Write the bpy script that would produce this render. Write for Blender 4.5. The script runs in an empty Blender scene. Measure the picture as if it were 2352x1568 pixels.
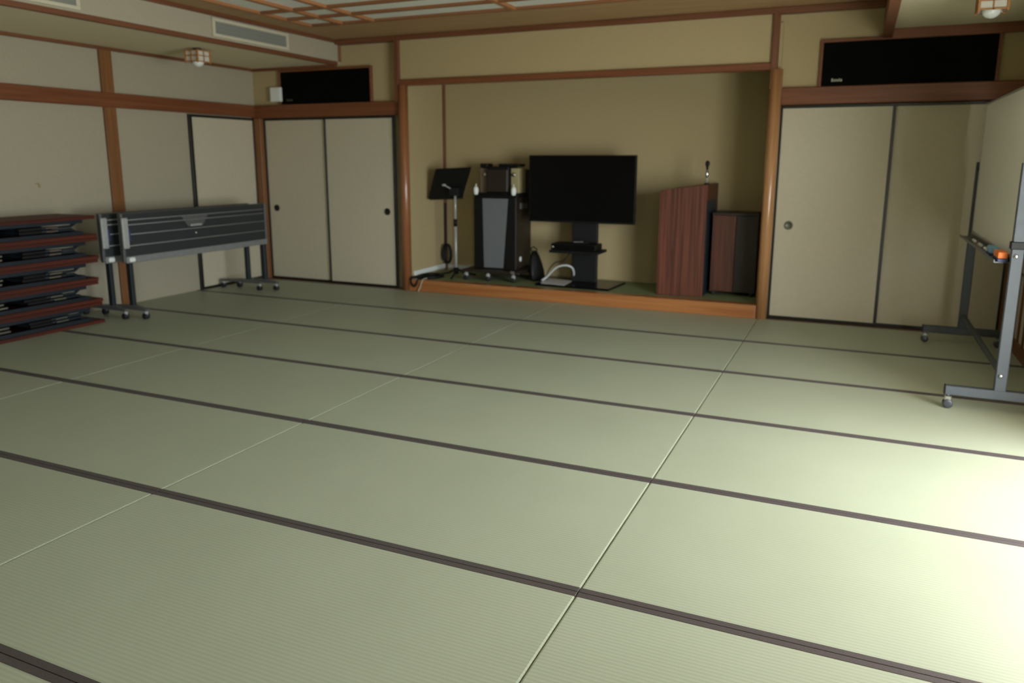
import bpy, bmesh, math, random
from mathutils import Vector, Matrix
random.seed(7)
S = bpy.context.scene
COL = S.collection
PI = math.pi

# ------------------------------------------------------------------ camera
F_PX, YAW, PIT, ROLL = 1764.43, -0.4192, 0.1951, 0.0021
cam = bpy.data.cameras.new('camera')
cam.sensor_width = 36.0
cam.lens = F_PX / 2352 * 36.0
cam.shift_y = -68.39 / 2352
cam.clip_start = 0.05
cam.dof.use_dof = True
cam.dof.focus_distance = 2.35
cam.dof.aperture_fstop = 2.8
co = bpy.data.objects.new('camera', cam)
COL.objects.link(co)
fw = Vector((math.sin(YAW) * math.cos(PIT), math.cos(YAW) * math.cos(PIT), -math.sin(PIT)))
rt = Vector((math.cos(YAW), -math.sin(YAW), 0))
up = rt.cross(fw)
c_, s_ = math.cos(ROLL), math.sin(ROLL)
R_ = rt * c_ + up * s_
U_ = up * c_ - rt * s_
co.matrix_world = Matrix(((R_.x, U_.x, -fw.x, 2.524), (R_.y, U_.y, -fw.y, -1.157),
                          (R_.z, U_.z, -fw.z, 1.334), (0, 0, 0, 1)))
S.camera = co

# ------------------------------------------------------------------ view and daylight
S.view_settings.view_transform = 'Standard'
S.view_settings.look = 'None'
S.view_settings.gamma = 1.0
S.view_settings.use_curve_mapping = False
S.view_settings.exposure = 0.0
S.cycles.use_denoising = True
S.cycles.max_bounces = 10
S.cycles.diffuse_bounces = 6
S.cycles.sample_clamp_indirect = 8.0

SKY = 19.9
GLOW = 1.6        # hazy bright sky low over the garden
w = bpy.data.worlds.new('overcast_sky')
S.world = w
w.use_nodes = True
nt = w.node_tree
bg = nt.nodes['Background']
tc = nt.nodes.new('ShaderNodeTexCoord')
sep = nt.nodes.new('ShaderNodeSeparateXYZ')
rmp = nt.nodes.new('ShaderNodeValToRGB')
mr = nt.nodes.new('ShaderNodeMapRange')
mr.inputs[1].default_value = -0.3
mr.inputs[2].default_value = 0.6
nt.links.new(tc.outputs['Generated'], sep.inputs[0])
nt.links.new(sep.outputs[2], mr.inputs[0])
nt.links.new(mr.outputs[0], rmp.inputs[0])
cr = rmp.color_ramp
cr.elements[0].position = 0.25
cr.elements[0].color = (0.84, 0.86, 0.82, 1)
cr.elements[1].position = 0.42
cr.elements[1].color = (0.93, 1.0, 1.04, 1)
nt.links.new(rmp.outputs[0], bg.inputs[0])
dot = nt.nodes.new('ShaderNodeVectorMath')
dot.operation = 'DOT_PRODUCT'
dot.inputs[1].default_value = Vector((0.66, -0.74, 0.14)).normalized()
nt.links.new(tc.outputs['Generated'], dot.inputs[0])
lob = nt.nodes.new('ShaderNodeMapRange')
lob.interpolation_type = 'SMOOTHSTEP'
lob.inputs[1].default_value = 0.96
lob.inputs[2].default_value = 0.995
lob.inputs[3].default_value = SKY
lob.inputs[4].default_value = SKY * GLOW
nt.links.new(dot.outputs['Value'], lob.inputs[0])
nt.links.new(lob.outputs[0], bg.inputs[1])

WIN_Z = 1.775
WINS = [(0.75, 3.05), (-3.3, -2.3)]     # right wall openings; the second is added, unseen, to brighten the near floor
RX = 3.66


def portal(name, y0, y1, z0, z1, x):
    l = bpy.data.lights.new(name, 'AREA')
    l.shape = 'RECTANGLE'
    l.size = z1 - z0
    l.size_y = y1 - y0
    l.cycles.is_portal = True
    o = bpy.data.objects.new(name, l)
    COL.objects.link(o)
    o.location = (x, (y0 + y1) / 2, (z0 + z1) / 2)
    o.rotation_euler = (0, PI / 2, 0)     # -Z of the lamp points to -X
    return o


for k_, (a_, b_) in enumerate(WINS):
    portal('daylight_opening', a_, b_, 0.03, WIN_Z, RX + 0.06)

# ------------------------------------------------------------------ materials
MATS = {}


def nodes(name):
    m = bpy.data.materials.new(name)
    m.use_nodes = True
    t = m.node_tree
    return m, t, t.nodes['Principled BSDF']


def plain(name, col, rough=0.5, metal=0.0, spec=0.5, noise=0.08, scale=30.0, bump=0.0, coat=0.0):
    m, t, b = nodes(name)
    b.inputs['Roughness'].default_value = rough
    b.inputs['Metallic'].default_value = metal
    b.inputs['Specular IOR Level'].default_value = spec
    b.inputs['Coat Weight'].default_value = coat
    n = t.nodes.new('ShaderNodeTexNoise')
    n.inputs['Scale'].default_value = scale
    n.inputs['Detail'].default_value = 4
    co_ = t.nodes.new('ShaderNodeTexCoord')
    t.links.new(co_.outputs['Object'], n.inputs['Vector'])
    r = t.nodes.new('ShaderNodeValToRGB')
    r.color_ramp.elements[0].position = 0.3
    r.color_ramp.elements[1].position = 0.7
    r.color_ramp.elements[0].color = tuple(c * (1 - noise) for c in col) + (1,)
    r.color_ramp.elements[1].color = tuple(min(1, c * (1 + noise)) for c in col) + (1,)
    t.links.new(n.outputs['Fac'], r.inputs[0])
    t.links.new(r.outputs[0], b.inputs['Base Color'])
    if bump:
        bp = t.nodes.new('ShaderNodeBump')
        bp.inputs['Strength'].default_value = bump
        bp.inputs['Distance'].default_value = 0.002
        t.links.new(n.outputs['Fac'], bp.inputs['Height'])
        t.links.new(bp.outputs[0], b.inputs['Normal'])
    MATS[name] = m
    return m


def wood(name, c1, c2, axis='X', rough=0.4, scale=1.0, bands=28.0, coat=0.0, contrast=(0.3, 0.7)):
    """grain that runs along one axis, in object space"""
    m, t, b = nodes(name)
    b.inputs['Roughness'].default_value = rough
    b.inputs['Coat Weight'].default_value = coat
    co_ = t.nodes.new('ShaderNodeTexCoord')
    mp = t.nodes.new('ShaderNodeMapping')
    sc = [bands * scale] * 3
    sc['XYZ'.index(axis)] = 1.1 * scale
    mp.inputs['Scale'].default_value = sc
    t.links.new(co_.outputs['Object'], mp.inputs['Vector'])
    n = t.nodes.new('ShaderNodeTexNoise')
    n.inputs['Scale'].default_value = 1.0
    n.inputs['Detail'].default_value = 5
    n.inputs['Distortion'].default_value = 0.6
    t.links.new(mp.outputs[0], n.inputs['Vector'])
    r = t.nodes.new('ShaderNodeValToRGB')
    r.color_ramp.elements[0].position = contrast[0]
    r.color_ramp.elements[1].position = contrast[1]
    r.color_ramp.elements[0].color = c1 + (1,)
    r.color_ramp.elements[1].color = c2 + (1,)
    t.links.new(n.outputs['Fac'], r.inputs[0])
    t.links.new(r.outputs[0], b.inputs['Base Color'])
    MATS[name] = m
    return m


def tatami_mat(name):
    m, t, b = nodes(name)
    b.inputs['Roughness'].default_value = 0.48
    b.inputs['Specular IOR Level'].default_value = 0.55
    co_ = t.nodes.new('ShaderNodeTexCoord')
    wv = t.nodes.new('ShaderNodeTexWave')
    wv.wave_type = 'BANDS'
    wv.bands_direction = 'Y'
    wv.inputs['Scale'].default_value = 21.0
    wv.inputs['Distortion'].default_value = 0.25
    wv.inputs['Detail'].default_value = 2
    t.links.new(co_.outputs['Object'], wv.inputs['Vector'])
    n = t.nodes.new('ShaderNodeTexNoise')
    n.inputs['Scale'].default_value = 2.2
    n.inputs['Detail'].default_value = 6
    t.links.new(co_.outputs['Object'], n.inputs['Vector'])
    r = t.nodes.new('ShaderNodeValToRGB')
    r.color_ramp.elements[0].color = (0.378, 0.420, 0.312, 1)
    r.color_ramp.elements[1].color = (0.436, 0.482, 0.375, 1)
    t.links.new(n.outputs['Fac'], r.inputs[0])
    mx = t.nodes.new('ShaderNodeMix')
    mx.data_type = 'RGBA'
    mx.blend_type = 'MULTIPLY'
    mx.inputs[0].default_value = 0.10
    t.links.new(r.outputs[0], mx.inputs[6])
    t.links.new(wv.outputs['Color'], mx.inputs[7])
    t.links.new(mx.outputs[2], b.inputs['Base Color'])
    bp = t.nodes.new('ShaderNodeBump')
    bp.inputs['Strength'].default_value = 0.25
    bp.inputs['Distance'].default_value = 0.001
    t.links.new(wv.outputs['Fac'], bp.inputs['Height'])
    t.links.new(bp.outputs[0], b.inputs['Normal'])
    MATS[name] = m
    return m


def grille(name, col, line, scale=110.0, direction='Z', rough=0.7):
    m, t, b = nodes(name)
    b.inputs['Roughness'].default_value = rough
    co_ = t.nodes.new('ShaderNodeTexCoord')
    wv = t.nodes.new('ShaderNodeTexWave')
    wv.bands_direction = direction
    wv.inputs['Scale'].default_value = scale
    t.links.new(co_.outputs['Object'], wv.inputs['Vector'])
    r = t.nodes.new('ShaderNodeValToRGB')
    r.color_ramp.elements[0].color = line + (1,)
    r.color_ramp.elements[1].color = col + (1,)
    t.links.new(wv.outputs['Fac'], r.inputs[0])
    t.links.new(r.outputs[0], b.inputs['Base Color'])
    MATS[name] = m
    return m


tatami_mat('tatami')
plain('tatami_border', (0.068, 0.054, 0.056), 0.5, spec=0.5, noise=0.2, scale=200)
_b = MATS['tatami_border'].node_tree.nodes['Principled BSDF']
_b.inputs['Sheen Weight'].default_value = 0.03
_b.inputs['Sheen Roughness'].default_value = 0.5
plain('plaster', (0.44, 0.355, 0.195), 0.9, spec=0.2, noise=0.03, scale=60, bump=0.15)
plain('plaster_pale', (0.40, 0.365, 0.275), 0.9, spec=0.2, noise=0.03, scale=60, bump=0.1)
plain('fusuma_paper', (0.54, 0.495, 0.375), 0.8, spec=0.25, noise=0.03, scale=25, bump=0.05)
plain('soffit_plaster', (0.70, 0.63, 0.43), 0.9, spec=0.2, noise=0.03, scale=40)
plain('black_lacquer', (0.012, 0.011, 0.010), 0.3)
plain('black_metal_pull', (0.02, 0.02, 0.018), 0.35, metal=0.4)
plain('bronze_pull', (0.16, 0.16, 0.12), 0.45, metal=0.5)
for ax in 'XYZ':
    wood('beam_' + ax, (0.150, 0.046, 0.017), (0.225, 0.078, 0.030), ax, 0.42)
    wood('trim_' + ax, (0.13, 0.045, 0.018), (0.19, 0.072, 0.030), ax, 0.5)
wood('post_wood', (0.18, 0.075, 0.027), (0.25, 0.112, 0.042), 'Z', 0.35)
wood('pillar_wood', (0.34, 0.155, 0.058), (0.48, 0.25, 0.11), 'Z', 0.28, coat=0.3)
wood('pillar_wood_red', (0.24, 0.088, 0.034), (0.34, 0.14, 0.058), 'Z', 0.28, coat=0.3)
wood('step_wood', (0.29, 0.10, 0.030), (0.42, 0.18, 0.060), 'X', 0.3, coat=0.2)
wood('ceiling_wood', (0.36, 0.225, 0.105), (0.44, 0.285, 0.145), 'X', 0.6)
wood('lattice_X', (0.19, 0.072, 0.027), (0.27, 0.115, 0.046), 'X', 0.45)
wood('lattice_Y', (0.30, 0.125, 0.044), (0.38, 0.17, 0.065), 'Y', 0.45)
plain('ceiling_panel', (0.74, 0.76, 0.68), 0.6, noise=0.03)
plain('white_acrylic', (0.85, 0.88, 0.85), 0.3, noise=0.01)
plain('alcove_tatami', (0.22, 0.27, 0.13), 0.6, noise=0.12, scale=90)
wood('table_top', (0.040, 0.010, 0.006), (0.105, 0.024, 0.013), 'Y', 0.55, bands=40)
MATS['table_top'].node_tree.nodes['Principled BSDF'].inputs['Specular IOR Level'].default_value = 0.2
wood('lectern_wood', (0.045, 0.014, 0.009), (0.17, 0.051, 0.028), 'Z', 0.45, bands=48, contrast=(0.30, 0.70))
wood('cabinet_wood', (0.05, 0.017, 0.010), (0.125, 0.042, 0.025), 'Z', 0.4, bands=34)
plain('navy_laminate', (0.018, 0.026, 0.036), 0.45)
plain('dark_steel', (0.028, 0.034, 0.040), 0.4, metal=0.3)
plain('blue_black_steel', (0.011, 0.016, 0.022), 0.5, spec=0.3)
plain('charcoal_panel', (0.024, 0.029, 0.031), 0.5)
plain('table_grey', (0.20, 0.205, 0.205), 0.45)
plain('grey_steel', (0.054, 0.063, 0.072), 0.55, metal=0.1)
plain('mid_steel', (0.13, 0.135, 0.135), 0.4, metal=0.3)
plain('light_steel', (0.40, 0.41, 0.40), 0.4, metal=0.2)
plain('rod_steel', (0.22, 0.225, 0.225), 0.45, metal=0.2)
plain('chrome', (0.62, 0.63, 0.64), 0.2, metal=1.0, noise=0.02)
plain('white_plastic', (0.78, 0.82, 0.80), 0.4, noise=0.03)
plain('cream_plastic', (0.58, 0.55, 0.42), 0.45, noise=0.03)
plain('black_plastic', (0.006, 0.006, 0.006), 0.5, spec=0.25, noise=0.1)
plain('black_satin', (0.010, 0.011, 0.012), 0.5, spec=0.3)
plain('black_gloss', (0.003, 0.003, 0.0035), 0.18, spec=0.14, noise=0.05)
plain('rubber', (0.012, 0.013, 0.016), 0.6)
plain('wheel_grey', (0.05, 0.056, 0.068), 0.35, metal=0.3)
plain('grey_cloth', (0.135, 0.145, 0.155), 0.85, noise=0.1, scale=300)
plain('brown_black', (0.020, 0.013, 0.009), 0.45)
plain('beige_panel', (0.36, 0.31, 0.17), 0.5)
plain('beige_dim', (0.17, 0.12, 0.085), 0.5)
plain('whiteboard_face', (0.88, 0.89, 0.84), 0.22, spec=0.5, noise=0.01)
plain('alu_frame', (0.40, 0.41, 0.40), 0.35, metal=0.6)
plain('paper_white', (0.62, 0.60, 0.62), 0.7, noise=0.02)
plain('cable_grey', (0.50, 0.53, 0.54), 0.5)
plain('cable_cream', (0.48, 0.45, 0.33), 0.6)
plain('eraser_orange', (0.85, 0.20, 0.03), 0.5)
plain('eraser_navy', (0.03, 0.035, 0.12), 0.5)
plain('eraser_sky', (0.16, 0.36, 0.56), 0.5)
plain('pen_red', (0.35, 0.03, 0.03), 0.4)
plain('pen_black', (0.015, 0.015, 0.018), 0.4)
plain('glow_globe', (0.78, 0.82, 0.78), 0.25, noise=0.01)
plain('lamp_paper', (0.62, 0.62, 0.55), 0.7, noise=0.04)
wood('lamp_wood', (0.36, 0.15, 0.04), (0.48, 0.22, 0.07), 'Z', 0.45)
plain('shoji_paper', (0.55, 0.52, 0.44), 0.9, noise=0.03)
plain('stain', (0.30, 0.24, 0.11), 0.9)
plain('badge_metal', (0.42, 0.42, 0.34), 0.5, metal=0.2)
plain('badge_dark', (0.07, 0.07, 0.05), 0.5, metal=0.2)
grille('speaker_cloth', (0.004, 0.004, 0.004), (0.002, 0.002, 0.002), 90)
MATS['speaker_cloth'].node_tree.nodes['Principled BSDF'].inputs['Specular IOR Level'].default_value = 0.04
grille('vent_grey', (0.30, 0.31, 0.27), (0.21, 0.22, 0.19), 55)
plain('outside_ground', (0.40, 0.41, 0.36), 0.9)

m, t, b = nodes('window_glass')
out = t.nodes['Material Output']
tr = t.nodes.new('ShaderNodeBsdfTransparent')
gl = t.nodes.new('ShaderNodeBsdfGlossy')
gl.inputs['Roughness'].default_value = 0.02
mxs = t.nodes.new('ShaderNodeMixShader')
mxs.inputs[0].default_value = 0.05
t.links.new(tr.outputs[0], mxs.inputs[1])
t.links.new(gl.outputs[0], mxs.inputs[2])
t.links.new(mxs.outputs[0], out.inputs[0])
MATS['window_glass'] = m


# ------------------------------------------------------------------ mesh helpers
class MB:
    def __init__(self):
        self.bm = bmesh.new()
        self.mats = []
        self.cur = 0

    def mat(self, name):
        if name not in self.mats:
            self.mats.append(name)
        self.cur = self.mats.index(name)
        return self

    def _tag(self, faces, smooth=False):
        for f in faces:
            f.material_index = self.cur
            f.smooth = smooth

    def box(self, x0, x1, y0, y1, z0, z1, bev=0.0, M=None, seg=1):
        n0 = set(self.bm.faces)
        v = [self.bm.verts.new((x, y, z)) for x in (x0, x1) for y in (y0, y1) for z in (z0, z1)]
        q = [(0, 1, 3, 2), (4, 6, 7, 5), (0, 4, 5, 1), (2, 3, 7, 6), (0, 2, 6, 4), (1, 5, 7, 3)]
        fs = [self.bm.faces.new([v[i] for i in a]) for a in q]
        bmesh.ops.recalc_face_normals(self.bm, faces=fs)
        if bev > 0:
            es = list({e for f in fs for e in f.edges})
            bmesh.ops.bevel(self.bm, geom=es, offset=bev, segments=seg, affect='EDGES', profile=0.6)
        new = [f for f in self.bm.faces if f not in n0]
        self._tag(new)
        if M is not None:
            vs = list({vv for f in new for vv in f.verts})
            bmesh.ops.transform(self.bm, matrix=M, verts=vs)
        return self

    def prism(self, pts, axis, a0, a1, bev=0.0):
        """polygon in the plane normal to axis, extruded a0..a1"""
        n0 = set(self.bm.faces)

        def P(u, v, a):
            return {'X': (a, u, v), 'Y': (u, a, v), 'Z': (u, v, a)}[axis]
        A = [self.bm.verts.new(P(u, v, a0)) for u, v in pts]
        B = [self.bm.verts.new(P(u, v, a1)) for u, v in pts]
        n = len(pts)
        fs = [self.bm.faces.new(A), self.bm.faces.new(B[::-1])]
        for i in range(n):
            fs.append(self.bm.faces.new([A[i], B[i], B[(i + 1) % n], A[(i + 1) % n]]))
        bmesh.ops.recalc_face_normals(self.bm, faces=fs)
        if bev > 0:
            es = list({e for f in fs for e in f.edges})
            bmesh.ops.bevel(self.bm, geom=es, offset=bev, segments=1, affect='EDGES')
        self._tag([f for f in self.bm.faces if f not in n0])
        return self

    def tube(self, pts, r, n=10, closed=False, caps=True):
        pts = [Vector(p) for p in pts]
        rings = []
        prev = None
        N = len(pts)
        for i, p in enumerate(pts):
            if closed:
                d = (pts[(i + 1) % N] - pts[i - 1]).normalized()
            elif i == 0:
                d = (pts[1] - pts[0]).normalized()
            elif i == N - 1:
                d = (pts[-1] - pts[-2]).normalized()
            else:
                d = ((pts[i + 1] - pts[i]).normalized() + (pts[i] - pts[i - 1]).normalized()).normalized()
            if prev is None:
                a = Vector((0, 0, 1)) if abs(d.z) < 0.9 else Vector((1, 0, 0))
                u = d.cross(a).normalized()
            else:
                u = (prev - d * prev.dot(d)).normalized()
            prev = u
            v = d.cross(u)
            rr = r[i] if isinstance(r, (list, tuple)) else r
            rings.append([self.bm.verts.new(p + u * rr * math.cos(2 * PI * k / n) + v * rr * math.sin(2 * PI * k / n))
                          for k in range(n)])
        fs = []
        for i in range(N if closed else N - 1):
            a, b_ = rings[i], rings[(i + 1) % N]
            for k in range(n):
                fs.append(self.bm.faces.new([a[k], a[(k + 1) % n], b_[(k + 1) % n], b_[k]]))
        self._tag(fs, True)
        if caps and not closed:
            self._tag([self.bm.faces.new(rings[0][::-1]), self.bm.faces.new(rings[-1])])
        bmesh.ops.recalc_face_normals(self.bm, faces=fs)
        return self

    def cyl(self, c, r, h, axis='Z', n=24, r2=None):
        d = Vector({'X': (1, 0, 0), 'Y': (0, 1, 0), 'Z': (0, 0, 1)}[axis])
        c = Vector(c)
        return self.tube([c, c + d * h], [r, r if r2 is None else r2], n)

    def lathe(self, c, prof, n=24, axis='Z'):
        c = Vector(c)
        rings = []
        for (r, h) in prof:
            ring = []
            for k in range(n):
                a = 2 * PI * k / n
                if axis == 'Z':
                    o = Vector((r * math.cos(a), r * math.sin(a), h))
                elif axis == 'X':
                    o = Vector((h, r * math.cos(a), r * math.sin(a)))
                else:
                    o = Vector((r * math.cos(a), h, r * math.sin(a)))
                ring.append(self.bm.verts.new(c + o))
            rings.append(ring)
        fs = []
        for a, b_ in zip(rings, rings[1:]):
            for k in range(n):
                fs.append(self.bm.faces.new([a[k], a[(k + 1) % n], b_[(k + 1) % n], b_[k]]))
        caps = [self.bm.faces.new(rings[0][::-1]), self.bm.faces.new(rings[-1])]
        bmesh.ops.recalc_face_normals(self.bm, faces=fs + caps)
        self._tag(fs, True)
        self._tag(caps, False)
        return self

    def ball(self, c, r, sx=1, sy=1, sz=1, n=16):
        prof = []
        for i in range(1, n):
            a = PI * i / n
            prof.append((r * math.sin(a), -r * math.cos(a)))
        k0 = set(self.bm.verts)
        self.lathe((0, 0, 0), prof, n)
        vs = [v for v in self.bm.verts if v not in k0]
        for v in vs:
            v.co = Vector((v.co.x * sx + c[0], v.co.y * sy + c[1], v.co.z * sz + c[2]))
        return self

    def quadslab(self, corners, th):
        """four corners of a flat board and its thickness"""
        c = [Vector(p) for p in corners]
        n = (c[1] - c[0]).cross(c[3] - c[0]).normalized() * th
        A = [self.bm.verts.new(p) for p in c]
        B = [self.bm.verts.new(p + n) for p in c]
        fs = [self.bm.faces.new(A), self.bm.faces.new(B[::-1])]
        for i in range(4):
            fs.append(self.bm.faces.new([A[i], B[i], B[(i + 1) % 4], A[(i + 1) % 4]]))
        bmesh.ops.recalc_face_normals(self.bm, faces=fs)
        self._tag(fs)
        return self

    def build(self, name, mat=None, parent=None, at=None):
        """link as ONE mesh object; local origin at parent's origin"""
        me = bpy.data.meshes.new(name)
        self.bm.to_mesh(me)
        self.bm.free()
        for mn in (self.mats or [mat]):
            me.materials.append(MATS[mn])
        o = bpy.data.objects.new(name, me)
        COL.objects.link(o)
        if parent is not None:
            o.parent = parent
        if at is not None:
            o.location = at
        return o


def tag(o, label, cat, group=None, kind=None):
    o['label'] = label
    o['category'] = cat
    if group:
        o['group'] = group
    if kind:
        o['kind'] = kind
    return o


def thing(name, loc, label, cat, group=None, rz=0.0, kind=None):
    o = bpy.data.objects.new(name, None)
    o.empty_display_size = 0.1
    COL.objects.link(o)
    o.location = loc
    o.rotation_euler = (0, 0, rz)
    return tag(o, label, cat, group, kind)


def struct(name, mb, mat, label, cat, parent=None):
    o = mb.build(name, mat, parent)
    if parent is None:
        tag(o, label, cat, None, 'structure')
    return o


def copy_tree(o, parent=None):
    c = o.copy()
    COL.objects.link(c)
    c.parent = parent
    for ch in list(o.children):
        copy_tree(ch, c)
    return c


_tn = [0]


def trim(x0, x1, y0, y1, z0, z1, mat, label, bev=0.003):
    _tn[0] += 1
    mb = MB().box(x0, x1, y0, y1, z0, z1, bev)
    return struct('trim_%d' % _tn[0], mb, mat, label, 'trim')


# ------------------------------------------------------------------ room dimensions
LX = -3.66            # left wall face
YB = 5.70             # back wall face of the side bays
YF = -3.76            # wall behind the camera
PYF = 5.60            # front of alcove pillars
AY = 6.45             # alcove back wall
AX0, AX1 = -1.69, 1.84
MW, ML = 0.94, 1.82   # tatami mat width and length
ZS = 2.30             # soffit height
ZC = 2.53             # ceiling height
T = 0.12

# ------------------------------------------------------------------ floor
fl = struct('floor', MB().box(LX - T, RX + T, YF - T, AY + T, -0.14, -0.055), 'outside_ground',
            'pale green tatami floor laid in parallel rows with dark cloth borders', 'floor')


def make_mat(x0, x1, y0, y1):
    g = 0.0014
    mb = MB().box(x0 + g, x1 - g, y0 + g, y1 - g, -0.055, 0.0, 0.006, seg=2)
    o = mb.build('tatami_mat', 'tatami', fl)
    bw = 0.0265
    for ya, yb in ((y0 + g - 0.0004, y0 + bw), (y1 - bw, y1 - g + 0.0004)):
        MB().box(x0 + 0.002, x1 - 0.002, ya, yb, -0.05, 0.0012, 0.0011).build('cloth_border', 'tatami_border', o)
    return o


rows = [(YF + 0.0, -2.82)] + [(MW * k, MW * (k + 1)) for k in range(-3, 6)]
for (ya, yb) in rows:
    yb = min(yb, YB)
    for c in range(4):
        xa, xb = -3.64 + ML * c, -3.64 + ML * (c + 1)
        if c == 0:
            xa = LX
        if c == 3:
            xb = RX
        make_mat(xa, xb, ya, yb)
MB().box(LX, RX, 5.64, YB + 0.06, -0.056, -0.0005).build('threshold', 'trim_X', fl)

# ------------------------------------------------------------------ walls
# left wall: plaster, with a fusuma door at its far end
mb = MB().mat('plaster_pale')
mb.box(LX - T, LX, YF - T, 4.735, -0.14, ZC + 0.1)
mb.box(LX - T, LX, 4.735, YB + T, 1.78, ZC + 0.1)
mb.box(LX - T, LX - 0.05, 4.735, YB + T, -0.14, 1.78)
wl = struct('wall_left', mb, None, 'pale cream plaster left wall divided by brown posts and a rail', 'wall')
MB().box(LX - 0.002, LX + 0.0015, 3.09, 3.12, 1.128, 1.138).box(LX - 0.002, LX + 0.0015, 3.112, 3.128, 1.10, 1.132).build(
    'brown_mark', 'stain', wl)

# back wall: side bays, wall over the alcove lintel
mb = MB().mat('plaster')
mb.box(LX - T, -1.75, YB, YB + T, 1.78, ZC + 0.1)
mb.box(1.84, RX + T, YB, YB + T, 1.78, ZC + 0.1)
mb.box(LX - T, -1.75, YB + 0.045, YB + T, -0.14, 1.78)
mb.box(1.84, RX + T, YB + 0.045, YB + T, -0.14, 1.78)
mb.box(-1.75, 1.84, 5.635, 5.69, 2.10, ZC + 0.1)
wb = struct('wall_back', mb, None, 'cream plaster back wall above the alcove and sliding doors', 'wall')

mb = MB().mat('plaster')
mb.box(AX0 - 0.06, AX1 + 0.06, AY, AY + T, -0.14, 2.42)
mb.box(AX0 - 0.06, AX0, 5.66, AY, -0.14, 2.42)
mb.box(AX1, AX1 + 0.03, 5.66, AY, -0.14, 2.42)
mb.box(AX0 - 0.06, AX1 + 0.06, 5.69, AY + T, 2.40, 2.50)
wa = struct('alcove_wall', mb, None, 'shaded cream plaster walls inside the raised alcove', 'wall')

mb = MB().mat('plaster').box(LX - T, RX + T, YF - T, YF, -0.1, ZC + 0.1)
struct('wall_front', mb, None, 'cream plaster wall behind the viewer, facing the alcove', 'wall')

# right wall with the glazed openings
WALL_RUNS = [(YF - T, WINS[1][0]), (WINS[1][1], WINS[0][0]), (WINS[0][1], YB + T)]
mb = MB().mat('plaster')
for ya, yb in WALL_RUNS:
    mb.box(RX, RX + T, ya, yb, -0.14, ZC + 0.1)
for ya, yb in WINS:
    mb.box(RX, RX + T, ya, yb, WIN_Z, ZC + 0.1)
    mb.box(RX, RX + T, ya, yb, -0.14, 0.0)
struct('wall_right', mb, None, 'cream plaster right wall with a wide garden window', 'wall')

# ------------------------------------------------------------------ garden window and the added fill window (two sliding glass leaves each)
for wi, (WY0, WY1) in enumerate(WINS):
    win = thing('window_%d' % (wi + 1), (RX + 0.06, (WY0 + WY1) / 2, 0),
                ('wide garden window beside the whiteboard', 'added unseen window behind the viewer that brightens the near floor')[wi], 'window', kind='structure')
    wy = (WY1 - WY0) / 2
    mb = MB()
    for a, b_, c, d in ((-wy, wy, 0, 0.03), (-wy, wy, WIN_Z - 0.03, WIN_Z), (-wy, -wy + 0.03, 0, WIN_Z), (wy - 0.03, wy, 0, WIN_Z)):
        mb.box(-0.05, 0.05, a, b_, c, d)
    mb.build('window_frame', 'alu_frame', win)
    for k, (a, b_) in enumerate(((-wy + 0.03, 0.02), (-0.02, wy - 0.03))):
        x = -0.015 + 0.03 * k
        mb = MB()
        for p in ((a, b_, 0.03, 0.08), (a, b_, WIN_Z - 0.07, WIN_Z - 0.03), (a, a + 0.035, 0.08, WIN_Z - 0.07), (b_ - 0.035, b_, 0.08, WIN_Z - 0.07)):
            mb.box(x - 0.012, x + 0.012, p[0], p[1], p[2], p[3])
        sash = mb.build('sash', 'alu_frame', win)
        MB().box(x - 0.002, x + 0.002, a + 0.035, b_ - 0.035, 0.08, WIN_Z - 0.07).build('pane', 'window_glass', sash)

SHADE_EAVE = 1.3  # depth of an added, unseen eave that cuts high sky light
mb = MB().box(RX + T, RX + T + SHADE_EAVE, YF - T, YB + T, 1.98, 2.06)
struct('added_eave', mb, 'ceiling_wood', 'added unseen wooden eave that blocks high sky over the windows', 'eave')

# shoji screens on the far part of the right wall, behind the whiteboard
for k, (y0, y1) in enumerate(((3.44, 4.52), (4.52, 5.60))):
    d = thing('door_%d' % (6 + k), (RX - 0.035, y0, 0),
              ('paper lattice screen on the right wall, nearer one behind the whiteboard',
               'paper lattice screen on the right wall, farther one by the corner')[k], 'sliding screen', kind='structure')
    L = y1 - y0
    mb = MB()
    for a, b_, c, e in ((0, L, 0.002, 0.09), (0, L, 1.74, 1.774), (0, 0.035, 0.09, 1.74), (L - 0.035, L, 0.09, 1.74)):
        mb.box(-0.015, 0.015, a, b_, c, e, 0.002)
    mb.build('frame', 'trim_Z', d)
    MB().box(0.004, 0.010, 0.03, L - 0.03, 0.08, 1.745).build('paper', 'shoji_paper', d)
    mb = MB()
    for i in range(1, 6):
        y = L * i / 6
        mb.box(-0.010, 0.004, y - 0.007, y + 0.007, 0.09, 1.74)
    for z in (0.55, 0.95, 1.35):
        mb.box(-0.008, 0.004, 0.035, L - 0.035, z - 0.006, z + 0.006)
    mb.build('lattice', 'trim_Z', d)


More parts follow.
